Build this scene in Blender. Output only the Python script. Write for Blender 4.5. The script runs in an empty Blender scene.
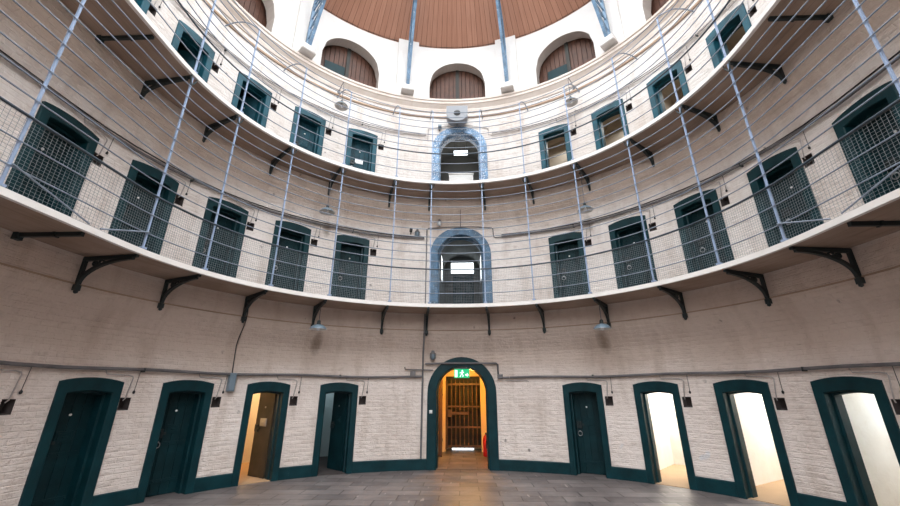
import bpy, math, random
from math import sin, cos, pi, radians as rad, sqrt, atan2
random.seed(7)
SC = bpy.context.scene
COL = SC.collection
S = 1.12                      # every plan dimension below is scaled by this into metres
R, EY = 5.516, 0.932          # apse wall radius and its slight flattening
BACK = 15.0                    # the straight walls run this far back from the apse centre
TE = pi / 2 + BACK / R        # parameter angle at the back wall

# ------------------------------------------------------------------ plan curve
def P(th, r, z=0.0):
    if abs(th) <= pi / 2:
        return (r * sin(th), EY * r * cos(th), z)
    return (math.copysign(r, th), -(abs(th) - pi / 2) * R, z)

def TN(th):                   # tangent (to the right, seen from inside) and outward normal
    if abs(th) <= pi / 2:
        tx, ty = cos(th), -EY * sin(th)
    else:
        tx, ty = 0.0, -math.copysign(1, th)
    l = math.hypot(tx, ty); tx /= l; ty /= l
    return (tx, ty), (-ty, tx)

def rotz(th):
    t, n = TN(th)
    return atan2(t[1], t[0])

def D(a): return rad(a)
def rw(z):                    # the wall corbels in by a hand below each gallery
    for a, b, top in ((2.42, 3.0, 3.395), (5.82, 6.26, 6.525)):
        if a < z < top:
            t = min(1, (z-a)/(b-a)); return R - .272*t*t*(3-2*t)
    return R

# ------------------------------------------------------------------ mesh builder
class MB:
    def __init__(s): s.v = []; s.f = []; s.m = []; s.uv = {}; s.sm = set()
    def face(s, pts, mi=0, uv=None, smooth=False):
        b = len(s.v); s.v += [tuple(p) for p in pts]
        s.f.append(list(range(b, b + len(pts)))); s.m.append(mi)
        if uv: s.uv[len(s.f) - 1] = uv
        if smooth: s.sm.add(len(s.f) - 1)
    def idx(s, vs, fs, mi=0, smooth=False):
        b = len(s.v); s.v += [tuple(p) for p in vs]
        for f in fs:
            s.f.append([b + i for i in f]); s.m.append(mi)
            if smooth: s.sm.add(len(s.f) - 1)
    def box(s, x0, x1, y0, y1, z0, z1, mi=0, bev=0.0):
        if bev:
            # chamfered along all edges seen from the front/back
            b = bev
            fr = [(x0+b,y0,z0+b),(x1-b,y0,z0+b),(x1-b,y0,z1-b),(x0+b,y0,z1-b)]
            md = [(x0,y0+b,z0),(x1,y0+b,z0),(x1,y0+b,z1),(x0,y0+b,z1)]
            bk = [(x0,y1,z0),(x1,y1,z0),(x1,y1,z1),(x0,y1,z1)]
            vs = fr + md + bk
            fs = [(0,1,2,3)]
            for k in range(4):
                j = (k+1) % 4
                fs += [(4+k,4+j,j,k),(8+k,8+j,4+j,4+k)]
            fs.append((11,10,9,8))
            s.idx(vs, fs, mi); return
        vs = [(x,y,z) for z in (z0,z1) for y in (y0,y1) for x in (x0,x1)]
        s.idx(vs, [(0,2,3,1),(4,5,7,6),(0,1,5,4),(1,3,7,5),(3,2,6,7),(2,0,4,6)], mi)
    def obox(s, th, r0, r1, w, z0, z1, mi=0):
        t, n = TN(th); vs = []
        for z in (z0, z1):
            for r in (r0, r1):
                p = P(th, r)
                for sx in (-w/2, w/2): vs.append((p[0]+t[0]*sx, p[1]+t[1]*sx, z))
        s.idx(vs, [(0,2,3,1),(4,5,7,6),(0,1,5,4),(1,3,7,5),(3,2,6,7),(2,0,4,6)], mi)
    def tube(s, path, r, n=6, mi=0, cap=True, smooth=True, closed=False):
        from mathutils import Vector as V
        pts = [V(p) for p in path]; N = len(pts); vs = []; fs = []
        up = V((0, 0, 1))
        for i, p in enumerate(pts):
            a = pts[max(i-1, 0)]; b = pts[min(i+1, N-1)]
            d = (b - a).normalized()
            ref = up if abs(d.z) < 0.95 else V((0, 1, 0))
            u = d.cross(ref).normalized(); w = u.cross(d).normalized()
            rr = r[i] if isinstance(r, (list, tuple)) else r
            for k in range(n):
                q = 2*pi*(k+.5)/n
                vs.append(p + u*(rr*cos(q)) + w*(rr*sin(q)))
        for i in range(N-1):
            for k in range(n):
                j = (k+1) % n
                fs.append((i*n+k, (i+1)*n+k, (i+1)*n+j, i*n+j))
        s.idx(vs, fs, mi, smooth)
        if cap:
            s.face([vs[k] for k in range(n)], mi); s.face([vs[(N-1)*n+k] for k in reversed(range(n))], mi)
    def lathe(s, prof, n=24, mi=0, c=(0,0,0), smooth=True):
        vs = []; fs = []
        for (r, z) in prof:
            for k in range(n):
                q = 2*pi*k/n; vs.append((c[0]+r*cos(q), c[1]+r*sin(q), c[2]+z))
        for i in range(len(prof)-1):
            for k in range(n):
                j = (k+1) % n
                fs.append((i*n+k, i*n+j, (i+1)*n+j, (i+1)*n+k))
        s.idx(vs, fs, mi, smooth)
    def lathe_y(s, prof, n=20, mi=0, c=(0,0,0), smooth=True):   # axis along local y
        vs = []; fs = []
        for (r, y) in prof:
            for k in range(n):
                q = 2*pi*k/n; vs.append((c[0]+r*cos(q), c[1]+y, c[2]+r*sin(q)))
        for i in range(len(prof)-1):
            for k in range(n):
                j = (k+1) % n
                fs.append((i*n+k, i*n+j, (i+1)*n+j, (i+1)*n+k))
        s.idx(vs, fs, mi, smooth)
    def prism(s, poly, y0, y1, mi=0):      # polygon in local x,z extruded along y
        n = len(poly)
        vs = [(x, y0, z) for x, z in poly] + [(x, y1, z) for x, z in poly]
        fs = [tuple(range(n)), tuple(reversed(range(n, 2*n)))]
        for k in range(n):
            j = (k+1) % n; fs.append((k, k+n, j+n, j))
        s.idx(vs, fs, mi)
    def prism_x(s, poly, x0, x1, mi=0):    # polygon in local y,z extruded along x
        n = len(poly)
        vs = [(x0, y, z) for y, z in poly] + [(x1, y, z) for y, z in poly]
        fs = [tuple(reversed(range(n))), tuple(range(n, 2*n))]
        for k in range(n):
            j = (k+1) % n; fs.append((k, j, j+n, k+n))
        s.idx(vs, fs, mi)
    def ribbon(s, path, w0, w1, x0, x1, mi=0):   # thick curved bar in the y,z plane
        L = []; Rr = []
        N = len(path)
        for i, (y, z) in enumerate(path):
            a = path[max(i-1,0)]; b = path[min(i+1,N-1)]
            dy, dz = b[0]-a[0], b[1]-a[1]; l = math.hypot(dy, dz) or 1
            w = (w0 + (w1-w0)*i/(N-1))/2
            L.append((y - dz/l*w, z + dy/l*w)); Rr.append((y + dz/l*w, z - dy/l*w))
        for i in range(N-1):
            s.prism_x([L[i], L[i+1], Rr[i+1], Rr[i]], x0, x1, mi)
    def mesh(s, name, mats):
        me = bpy.data.meshes.new(name)
        me.from_pydata([(x*S, y*S, z*S) for x, y, z in s.v], [], s.f)
        for m in mats: me.materials.append(m)
        me.polygons.foreach_set('material_index', s.m)
        if s.uv:
            ul = me.uv_layers.new(name='UVMap')
            for fi, uv in s.uv.items():
                for li, q in zip(me.polygons[fi].loop_indices, uv): ul.data[li].uv = (q[0]*S, q[1]*S)
        for fi in s.sm: me.polygons[fi].use_smooth = True
        me.validate(); me.update()
        return me
    def build(s, name, mats, parent=None, loc=(0,0,0), rz=0.0):
        if not isinstance(mats, (list, tuple)): mats = [mats]
        return link(name, s.mesh(name, mats), parent, loc, rz)

def link(name, me, parent=None, loc=(0,0,0), rz=0.0):
    o = bpy.data.objects.new(name, me); COL.objects.link(o)
    o.location = tuple(c*S for c in loc); o.rotation_euler = (0, 0, rz)
    if parent: o.parent = parent
    return o

def empty(name, loc, rz=0.0):
    o = bpy.data.objects.new(name, None); COL.objects.link(o)
    o.location = tuple(c*S for c in loc); o.rotation_euler = (0, 0, rz)
    o.empty_display_size = .1
    return o

def tag(o, label=None, cat=None, group=None, kind=None):
    if label: o['label'] = label
    if cat: o['category'] = cat
    if group: o['group'] = group
    if kind: o['kind'] = kind
    return o

def dup(o, parent=None):                 # a thing with copies of its parts and sub-parts
    c = o.copy(); COL.objects.link(c); c.parent = parent
    for ch in list(o.children): dup(ch, c)
    return c

# ------------------------------------------------------------------ materials
def mat(name, col, rough=.6, metal=0.0, spec=.5):
    m = bpy.data.materials.new(name); m.use_nodes = True
    b = m.node_tree.nodes['Principled BSDF']
    b.inputs['Base Color'].default_value = (*col, 1); b.inputs['Roughness'].default_value = rough
    b.inputs['Metallic'].default_value = metal; b.inputs['Specular IOR Level'].default_value = spec
    return m

class NT:
    def __init__(s, m): s.t = m.node_tree; s.b = s.t.nodes['Principled BSDF']
    def n(s, ty, **kw):
        nd = s.t.nodes.new(ty)
        for k, v in kw.items(): setattr(nd, k, v)
        return nd
    def l(s, a, b): s.t.links.new(a, b)
    def coord(s, kind='Object', scale=(1,1,1)):
        tc = s.n('ShaderNodeTexCoord'); mp = s.n('ShaderNodeMapping')
        mp.inputs['Scale'].default_value = scale; s.l(tc.outputs[kind], mp.inputs['Vector'])
        return mp.outputs['Vector']
    def noise(s, vec, scale, detail=4, rough=.55):
        nd = s.n('ShaderNodeTexNoise'); nd.inputs['Scale'].default_value = scale
        nd.inputs['Detail'].default_value = detail; nd.inputs['Roughness'].default_value = rough
        s.l(vec, nd.inputs['Vector']); return nd.outputs['Fac']
    def ramp(s, fac, stops):
        r = s.n('ShaderNodeValToRGB'); e = r.color_ramp.elements
        while len(e) < len(stops): e.new(.5)
        for i, (p, c) in enumerate(stops):
            e[i].position = p; e[i].color = (*c, 1) if len(c) == 3 else c
        s.l(fac, r.inputs['Fac']); return r.outputs['Color']
    def mix(s, fac, a, b, mode='MIX'):
        x = s.n('ShaderNodeMix', data_type='RGBA', blend_type=mode)
        for inp, v in ((x.inputs[0], fac), (x.inputs[6], a), (x.inputs[7], b)):
            if hasattr(v, 'links'): s.l(v, inp)
            elif isinstance(v, (int, float)): inp.default_value = v
            else: inp.default_value = (*v, 1)
        return x.outputs[2]
    def math(s, op, a, b=0.0, clamp=False):
        x = s.n('ShaderNodeMath', operation=op, use_clamp=clamp)
        for i, v in enumerate((a, b)):
            if hasattr(v, 'links'): s.l(v, x.inputs[i])
            else: x.inputs[i].default_value = v
        return x.outputs[0]
    def bump(s, h, strength=.3, dist=.02):
        b = s.n('ShaderNodeBump'); b.inputs['Strength'].default_value = strength
        b.inputs['Distance'].default_value = dist; s.l(h, b.inputs['Height'])
        s.l(b.outputs['Normal'], s.b.inputs['Normal'])
    def base(s, c): s.l(c, s.b.inputs['Base Color'])

def paint(name, col, chip=(.5,.52,.5), amount=.66, var=.35, rough=.45, scale=1.0, spec=.5):
    """old gloss paint: uneven tone, small chips showing the pale ground"""
    m = mat(name, col, rough, spec=spec); t = NT(m); v = t.coord('Object')
    n1 = t.noise(v, 3.5*scale, 5); n2 = t.noise(v, 16*scale, 6, .7)
    dark = tuple(c*(1-var) for c in col); lite = tuple(min(1, c*(1+var)) for c in col)
    c = t.ramp(n1, [(.3, dark), (.7, lite)])
    ch = t.ramp(n2, [(amount, (0,0,0)), (amount+.05, (1,1,1))])
    t.base(t.mix(ch, c, chip)); t.bump(n2, .12, .01)
    return m

def wall_material():
    m = mat('limewashed_brick', (.7,.65,.6), .85, spec=.2); t = NT(m)
    tc = t.n('ShaderNodeTexCoord'); uv = tc.outputs['UV']
    sep = t.n('ShaderNodeSeparateXYZ'); t.l(uv, sep.inputs[0]); u, z = sep.outputs[0], sep.outputs[1]
    br = t.n('ShaderNodeTexBrick'); t.l(uv, br.inputs['Vector'])
    br.inputs['Scale'].default_value = 1.0; br.inputs['Brick Width'].default_value = .25
    br.inputs['Row Height'].default_value = .085; br.inputs['Mortar Size'].default_value = .012
    br.inputs['Mortar Smooth'].default_value = 1.0
    br.inputs['Color1'].default_value = (.75,.75,.75,1); br.inputs['Color2'].default_value = (1,1,1,1)
    br.inputs['Mortar'].default_value = (.25,.25,.25,1)
    mp = t.n('ShaderNodeMapping'); mp.inputs['Scale'].default_value = (1, 2.1, 1); t.l(uv, mp.inputs[0])
    lump = t.noise(mp.outputs[0], 4.0, 6, .62)
    big = t.noise(uv, .55, 4); fine = t.noise(uv, 9, 5, .65)
    mp2 = t.n('ShaderNodeMapping'); mp2.inputs['Scale'].default_value = (1.6, .35, 1); t.l(uv, mp2.inputs[0])
    streak = t.noise(mp2.outputs[0], 1.6, 5, .6)
    # wall tone by height: browner bands above the pipes, greyer top storey
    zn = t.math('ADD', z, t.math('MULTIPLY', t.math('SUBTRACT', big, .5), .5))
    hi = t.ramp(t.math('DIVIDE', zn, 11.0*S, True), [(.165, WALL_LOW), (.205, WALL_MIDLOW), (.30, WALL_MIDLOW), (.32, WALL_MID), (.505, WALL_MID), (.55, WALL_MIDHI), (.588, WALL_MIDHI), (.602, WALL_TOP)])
    c = t.mix(t.ramp(big, [(.38, (0,0,0)), (.68, (.36,.36,.36))]), hi, (.50,.40,.335))
    c = t.mix(t.ramp(streak, [(.50, (0,0,0)), (.74, (.42,.42,.42))]), c, (.38,.28,.215))
    c = t.mix(t.ramp(lump, [(.56, (0,0,0)), (.76, (.45,.45,.45))]), c, (.40,.31,.255))
    vo = t.n('ShaderNodeTexVoronoi'); vo.inputs['Scale'].default_value = 1.7; t.l(uv, vo.inputs['Vector'])
    pit = t.ramp(vo.outputs['Distance'], [(.04, (1,1,1)), (.085, (0,0,0))])
    c = t.mix(t.math('MULTIPLY', pit, t.ramp(fine, [(.45, (0,0,0)), (.6, (.85,.85,.85))])), c, (.10,.08,.07))
    # soot patches on the wall by the lamps
    for (th, zz, ru, rz_) in SOOT:
        du = t.math('DIVIDE', t.math('SUBTRACT', u, D(th)*R*S), ru); dz = t.math('DIVIDE', t.math('SUBTRACT', z, zz*S), rz_)
        d = t.math('ADD', t.math('MULTIPLY', du, du), t.math('MULTIPLY', dz, dz))
        d = t.math('ADD', d, t.math('MULTIPLY', t.math('SUBTRACT', fine, .5), .9))
        c = t.mix(t.ramp(d, [(.05, (.62,.62,.62)), (.9, (0,0,0))]), c, (.16,.11,.07))
    # pale dabs of fresh filler low on the wall
    dab = t.math('MULTIPLY', t.ramp(t.noise(uv, 2.3, 2), [(.68, (0,0,0)), (.73, (.5,.5,.5))]), t.ramp(t.math('DIVIDE', z, 1.1*S, True), [(.6, (1,1,1)), (1.0, (0,0,0))]))
    c = t.mix(dab, c, (.62,.66,.72))
    t.base(c)
    h = t.math('ADD', t.math('MULTIPLY', br.outputs['Fac'], -.3), t.math('ADD', t.math('MULTIPLY', lump, 2.2), t.math('MULTIPLY', fine, .7)))
    t.bump(h, .62, .035)
    return m

WALL_MIDHI = (.70,.595,.52); WALL_LOW = (.84,.755,.705); WALL_MIDLOW = (.66,.555,.49); WALL_MID = (.86,.81,.775); WALL_TOP = (.70,.67,.645)  # WALL_TOP is darkened to offset the stronger light on the top storey
SOOT = [(-35.4, 2.62, .17, .34), (35.2, 2.66, .19, .38), (-36.0, 5.38, .14, .28), (35.0, 5.45, .16, .28)]
M = {}
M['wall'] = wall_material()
def plaster(name, col, dirt, amt=.5, bump=.3):
    m = mat(name, col, .85, spec=.2); t = NT(m); v = t.coord('Object')
    n1 = t.noise(v, 1.1, 5, .6); n2 = t.noise(v, 7, 5, .6)
    c = t.mix(t.ramp(n1, [(.4, (0,0,0)), (.75, (amt,)*3)]), col, dirt)
    c = t.mix(t.ramp(n2, [(.55, (0,0,0)), (.8, (amt*.6,)*3)]), c, dirt)
    t.base(c); t.bump(n2, bump, .02); return m
M['drum'] = plaster('white_drum_plaster', (.66,.645,.63), (.5,.46,.42), .35, .2)
M['cornice'] = plaster('cream_cornice', (.64,.575,.525), (.40,.30,.22), .45, .15)
M['stringc'] = plaster('brown_string_course', (.42,.31,.23), (.2,.14,.1), .4, .15)
M['reveal'] = plaster('grey_stone_reveal', (.55,.50,.46), (.35,.31,.28), .5, .4)
M['cell'] = plaster('cell_limewash', (.82,.81,.78), (.6,.53,.44), .35, .45)
M['cellgrey'] = plaster('cell_greywash', (.60,.66,.66), (.45,.5,.5), .4, .4)
M['cellcream'] = plaster('cell_creamwash', (.62,.56,.48), (.4,.34,.28), .4, .4)
M['cellfloor'] = plaster('cell_earth_floor', (.46,.32,.20), (.3,.2,.12), .4, .2)
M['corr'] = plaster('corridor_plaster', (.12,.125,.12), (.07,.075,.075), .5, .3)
M['passage'] = plaster('passage_wash', (.80,.62,.36), (.6,.42,.2), .3, .3)
M['niche'] = plaster('dark_niche', (.075,.062,.06), (.03,.025,.025), .6, .3)  # dark tone for the recesses and one cell floor
M['fascia'] = plaster('white_fascia', (.82,.79,.76), (.5,.45,.4), .35, .08)
def soffit_mat():
    m = mat('stained_soffit', (.45,.36,.3), .9, spec=.15); t = NT(m)
    tc = t.n('ShaderNodeTexCoord'); uv = tc.outputs['UV']
    mp = t.n('ShaderNodeMapping'); mp.inputs['Scale'].default_value = (.5, 5, 1); t.l(uv, mp.inputs[0])
    n1 = t.noise(uv, 1.0, 5); n2 = t.noise(mp.outputs[0], 2.4, 5)
    c = t.ramp(n1, [(.3, (.30,.215,.165)), (.7, (.43,.335,.275))])
    c = t.mix(t.ramp(n2, [(.5, (0,0,0)), (.75, (.4,.4,.4))]), c, (.20,.14,.105))
    w = t.n('ShaderNodeTexWave', wave_type='BANDS', bands_direction='Y', wave_profile='SAW'); w.inputs['Scale'].default_value = 1.15
    w.inputs['Distortion'].default_value = .4; t.l(uv, w.inputs['Vector'])
    ln = t.ramp(w.outputs['Fac'], [(.0, (1,1,1)), (.05, (0,0,0))])
    c = t.mix(t.math('MULTIPLY', ln, .55), c, (.16,.11,.08)); t.base(c); t.bump(n2, .25, .02)
    return m
M['soffit'] = soffit_mat()
def board_mat():
    m = mat('varnished_boards', (.3,.15,.09), .6, spec=.3); t = NT(m)
    tc = t.n('ShaderNodeTexCoord'); uv = tc.outputs['UV']
    sep = t.n('ShaderNodeSeparateXYZ'); t.l(uv, sep.inputs[0])
    fr = t.math('FRACT', t.math('MULTIPLY', sep.outputs[0], 5.2)); fl = t.math('FLOOR', t.math('MULTIPLY', sep.outputs[0], 5.2))
    wn = t.n('ShaderNodeTexWhiteNoise', noise_dimensions='1D'); t.l(fl, wn.inputs['W'])
    c = t.ramp(wn.outputs['Value'], [(0, BOARD[0]), (1, BOARD[1])])
    mp = t.n('ShaderNodeMapping'); mp.inputs['Scale'].default_value = (9, .8, 1); t.l(uv, mp.inputs[0])
    g = t.noise(mp.outputs[0], 2.0, 5)
    c = t.mix(t.ramp(g, [(.45, (0,0,0)), (.8, (.4,.4,.4))]), c, (.20,.085,.05))
    gap = t.ramp(fr, [(.0, (1,1,1)), (.05, (1,1,1)), (.09, (0,0,0))])
    t.base(t.mix(gap, c, (.12,.055,.035))); t.bump(gap, -.4, .01)
    return m
BOARD = [(.39,.195,.13), (.435,.225,.152)]
M['boards'] = board_mat()
def floor_mat():
    m = mat('worn_flagstones', (.2,.18,.17), .4); t = NT(m)
    v = t.coord('Object')
    br = t.n('ShaderNodeTexBrick'); t.l(v, br.inputs['Vector']); br.inputs['Scale'].default_value = 1.0
    br.inputs['Brick Width'].default_value = .75; br.inputs['Row Height'].default_value = .36
    br.inputs['Mortar Size'].default_value = .012; br.inputs['Mortar Smooth'].default_value = .3
    br.inputs['Color1'].default_value = (.11,.095,.094,1); br.inputs['Color2'].default_value = (.23,.2,.192,1)
    br.inputs['Mortar'].default_value = (.04,.034,.033,1)
    n1 = t.noise(v, 1.2, 5); n2 = t.noise(v, 10, 6, .65)
    c = t.mix(t.ramp(n1, [(.35, (0,0,0)), (.75, (.55,.55,.55))]), br.outputs['Color'], (.09,.075,.076))
    c = t.mix(t.ramp(n2, [(.5, (0,0,0)), (.8, (.35,.35,.35))]), c, (.23,.195,.185))
    # short pale scuffs
    mp = t.n('ShaderNodeMapping'); mp.inputs['Scale'].default_value = (4.5, .9, 1); mp.inputs['Rotation'].default_value = (0,0,.25); t.l(v, mp.inputs[0])
    sc = t.noise(mp.outputs[0], 2.4, 2, .4)
    c = t.mix(t.ramp(sc, [(.70, (0,0,0)), (.74, (.6,.6,.6))]), c, (.45,.40,.37))
    t.base(c)
    rr = t.ramp(n1, [(.3, (.30,)*3), (.7, (.55,)*3)]); t.l(rr, t.b.inputs['Roughness'])
    t.bump(t.math('ADD', t.math('MULTIPLY', br.outputs['Fac'], -1.0), t.math('MULTIPLY', n2, .5)), .3, .01)
    return m
M['shut'] = paint('dark_brown_boards', (.080,.031,.017), (.10,.05,.03), .74, .35, .6)
M['floor'] = floor_mat()
M['green'] = paint('bottle_green_paint', (.0034,.031,.039), (.30,.36,.36), .70, .3, .42, spec=.22)
M['greenleaf'] = paint('green_door_paint', (.003,.025,.031), (.12,.16,.16), .74, .3, .5, spec=.22)
M['teal'] = paint('teal_paint', (.006,.058,.084), (.30,.42,.48), .68, .4, .42, spec=.22)
M['tealleaf'] = paint('teal_door_paint', (.006,.046,.066), (.2,.3,.33), .70, .4, .5, spec=.22)
M['peelblue'] = paint('peeling_blue_paint', (.10,.21,.36), (.62,.68,.74), .54, .5, .5, 1.6)
M['midblue'] = paint('worn_blue_paint', (.04,.115,.21), (.3,.42,.5), .60, .5, .45, 1.4)
M['brownleaf'] = paint('brown_black_door_paint', (.045,.036,.024), (.2,.18,.14), .72, .4, .5)
M['iron'] = paint('black_green_iron', (.010,.019,.021), (.05,.05,.05), .72, .3, .5)
M['rail'] = paint('grey_blue_rail_paint', (.21,.25,.31), (.4,.45,.5), .72, .2, .4)
M['hand'] = paint('dark_handrail_paint', (.045,.065,.085), (.2,.22,.25), .74, .2, .4)
M['post'] = paint('blue_grey_post_paint', (.27,.35,.50), (.6,.65,.7), .70, .2, .4)
M['wire'] = mat('galvanised_wire', (.24,.27,.29), .5, .2)
M['rib'] = paint('blue_girder_paint', (.105,.19,.29), (.45,.5,.56), .62, .4, .45)
M['pipe'] = paint('grey_conduit', (.14,.135,.14), (.3,.3,.3), .72, .3, .5)
M['pale_pipe'] = paint('limewashed_conduit', (.42,.385,.37), (.6,.58,.55), .70, .2, .6)
M['cable'] = mat('black_cable', (.02,.02,.022), .5)
M['enamel'] = mat('grey_blue_enamel', (.16,.22,.27), .3)
M['enamel_in'] = mat('white_enamel', (.7,.7,.68), .35)
M['bulb'] = mat('bulb_glass', (.85,.87,.9), .1)
M['steel'] = mat('worn_steel', (.45,.46,.47), .35, .8)
M['white'] = mat('white_disc', (.85,.86,.86), .5)
M['grey'] = mat('grey_housing', (.22,.23,.25), .5)
M['dark'] = mat('dark_plastic', (.015,.016,.018), .5)
M['rust'] = paint('brown_iron_bars', (.10,.052,.028), (.2,.12,.06), .72, .4, .5)
M['wood'] = paint('dark_brown_wood', (.07,.035,.018), (.12,.07,.04), .74, .4, .5)
M['darkwood'] = paint('near_black_wood', (.012,.012,.008), (.05,.04,.02), .74, .4, .6)
M['red'] = mat('red_gloss', (.5,.012,.012), .3)
def emit(name, col, st):
    m = mat(name, (.02,.02,.02), .5); b = m.node_tree.nodes['Principled BSDF']
    b.inputs['Emission Color'].default_value = (*col, 1); b.inputs['Emission Strength'].default_value = st
    return m
M['sign'] = emit('lit_green_sign', (.0,.42,.16), 1.3)
M['signw'] = emit('lit_white_pictogram', (.8,1,.9), 1.8)
M['daylight'] = emit('daylit_pane', (.86,.95,1), 5.0)
M['dim_glow'] = emit('dim_white_glow', (.9,.96,1), 2.6)  # white glow shared by the door gap, side panes and box lamp

# ------------------------------------------------------------------ levels and openings
Z1, Z2 = 3.46, 6.60                       # walking levels of the two galleries
RG = 4.335                                # radius of the gallery edge
TOPW = 10.0                               # foot of the drum
TOPD = 12.23                              # head of the drum
DTH = [28.83, 44.24, 59.66, 75.07, 90.48]
DW, BAND = .82, .125
LV = {0: (0.0, 1.747), 1: (Z1, 5.269), 2: (Z2, 8.481)}
NICHE = {0: 1.34, 1: 4.87, 2: 8.06}
ARCH = {0: (0.0, 2.40), 1: (Z1, 5.80), 2: (Z2, 9.11)}
AW, AB = .80, .215                        # half width of the arch frame, its band
ATH = 0.5

def door_present(lev, i): return not ((lev == 0 and i == 4))

OPEN = []                                 # (th0,th1,zbot,ztop function of th,n)
for lev in (0, 1, 2):
    zf, zt = LV[lev]
    for sg in (-1, 1):
        for i, a in enumerate(DTH):
            if (lev == 0 and i == 4) or (lev == 2 and sg == 1 and i == 4): continue
            hw = (DW/2 - BAND + .04)/R; c = D(sg*a)
            OPEN.append((c-hw, c+hw, zf, (lambda th, z=zt-.11: z), 1))
    for sg in (-1, 1):
        for i, a in enumerate(DTH):
            if sg == 1 and i == 4: continue
            c = D(sg*a + 5.55); hw = .078/R
            OPEN.append((c-hw, c+hw, NICHE[lev], (lambda th, z=NICHE[lev]+.18: z), 1))
    zb, za = ARCH[lev]; hr = AW - AB + .05; c = D(ATH); zs = za - AW
    OPEN.append((c-hr/R, c+hr/R, zb, (lambda th, c=c, hr=hr, zs=zs: zs + sqrt(max(0, hr*hr - ((th-c)*R)**2))), 14))
LUN = [0, -34.6, 34.6, -67.5, 67.5, -100.5, 100.5]
LHW, LZB, LZS = .87, 9.75, 10.74
LOPEN = []
for a in LUN:
    c = D(a); LOPEN.append((c-LHW/R, c+LHW/R, TOPW, (lambda th, c=c: LZS + sqrt(max(0, LHW**2 - ((th-c)*R)**2))), 20))

ZCUT = [1.0, 2.42] + [2.42+.58*k/8 for k in range(1, 9)] + [3.395, 4.4, 5.82] + [5.82+.44*k/8 for k in range(1, 9)] + [6.525, 7.6, 8.8]
def wall_mesh(mb, z0, z1, r, openings, step=2.5, depth=0.0, rev_mi=1):
    ths = set(); n = int(2*TE/D(step)); 
    for k in range(n+1): ths.add(round(-TE + 2*TE*k/n, 6))
    for (a, b, _, _, k) in openings:
        for q in range(k+1): ths.add(round(a + (b-a)*q/k, 6))
    ths = sorted(ths)
    keep = [ths[0]]
    for x in ths[1:]:
        if x - keep[-1] > 2e-4: keep.append(x)
    ths = keep
    for a, b in zip(ths[:-1], ths[1:]):
        m = (a+b)/2
        os_ = sorted([o for o in openings if o[0] < m < o[1]], key=lambda o: o[2])
        lo = (z0, z0)
        segs = []
        for o in os_:
            segs.append((lo, (o[2], o[2]))); lo = (o[3](max(a, o[0])), o[3](min(b, o[1])))
        segs.append((lo, (z1, z1)))
        for (l, h) in segs:
            if h[0]-l[0] < 1e-5 and h[1]-l[1] < 1e-5: continue
            cuts = [z for z in ZCUT if max(l)+.02 < z < min(h)-.02]
            bs = [l] + [(z, z) for z in cuts] + [h]
            for (la, lb), (ha, hb) in zip(bs[:-1], bs[1:]):
                f = rw if r == R and not depth else (lambda z: r)
                mb.face([P(a, f(la+1e-4), la), P(b, f(lb+1e-4), lb), P(b, f(hb-1e-4), hb), P(a, f(ha-1e-4), ha)], 0, [(a*R, la), (b*R, lb), (b*R, hb), (a*R, ha)])
        if depth:
            for o in os_:
                ta, tb = o[3](max(a, o[0])), o[3](min(b, o[1]))
                mb.face([P(a, r, ta), P(b, r, tb), P(b, r+depth, tb), P(a, r+depth, ta)], rev_mi, [(a*R, 0), (b*R, 0), (b*R, depth), (a*R, depth)])
    if depth:
        for o in openings:
            for th in (o[0], o[1]):
                zt = max(o[3](th), o[2]+.01)
                if zt > o[2]+.02:
                    mb.face([P(th, r, o[2]), P(th, r+depth, o[2]), P(th, r+depth, zt), P(th, r, zt)], rev_mi, [(0, o[2]), (depth, o[2]), (depth, zt), (0, zt)])

def sweep(mb, prof, th0, th1, step=2.5, mi=0, closed=True, uvr=False):
    """sweep an (r,z) profile along the plan curve"""
    n = max(1, int((th1-th0)/D(step))); N = len(prof)
    d = [0]
    for i in range(1, N+1): d.append(d[-1] + math.hypot(prof[i % N][0]-prof[i-1][0], prof[i % N][1]-prof[i-1][1]))
    for k in range(n):
        a = th0 + (th1-th0)*k/n; b = th0 + (th1-th0)*(k+1)/n
        for i in range(N if closed else N-1):
            p, q = prof[i], prof[(i+1) % N]
            mb.face([P(a, *p), P(b, *p), P(b, *q), P(a, *q)], mi, [(a*R, d[i]), (b*R, d[i]), (b*R, d[i+1]), (a*R, d[i+1])])
    if closed:
        mb.face([P(th0, *p) for p in prof], mi); mb.face([P(th1, *p) for p in reversed(prof)], mi)

def struct(o): o['kind'] = 'structure'; return o

# ------------------------------------------------------------------ room shell
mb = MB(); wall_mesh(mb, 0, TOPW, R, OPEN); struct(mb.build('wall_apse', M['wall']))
mb = MB(); wall_mesh(mb, TOPW, TOPD, R, LOPEN, depth=.34); struct(mb.build('wall_drum', [M['drum'], M['reveal']]))
SKR, SKZ = 3.9, 13.42
mb = MB()
n = 4
roof = [(R + .12 - (R+.12-SKR)*k/n, TOPD - .03 + (SKZ-TOPD)*(k/n)) for k in range(n+1)]
sweep(mb, roof, -TE, TE, 2.5, 0, closed=False); struct(mb.build('ceiling', M['boards']))
mb = MB()                                   # unseen outer shell added to keep sky light from leaking round the doors
n = 60
for k in range(n):
    a, b = -TE + 2*TE*k/n, -TE + 2*TE*(k+1)/n
    mb.face([P(a, R+5.2, -.02), P(b, R+5.2, -.02), P(b, R+5.2, 12), P(a, R+5.2, 12)])
    mb.face([P(a, R, 12.28), P(b, R, 12.28), P(b, R+5.2, 12), P(a, R+5.2, 12)])
    mb.face([P(a, R+.4, -.02), P(b, R+.4, -.02), P(b, R+5.2, -.02), P(a, R+5.2, -.02)])
for sx in (-1, 1): mb.face([(sx*R, -BACK, 0), (sx*(R+5.2), -BACK, 0), (sx*(R+5.2), -BACK, 12), (sx*R, -BACK, 12.28)])
struct(mb.build('wall_light_seal', M['corr']))
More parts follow.
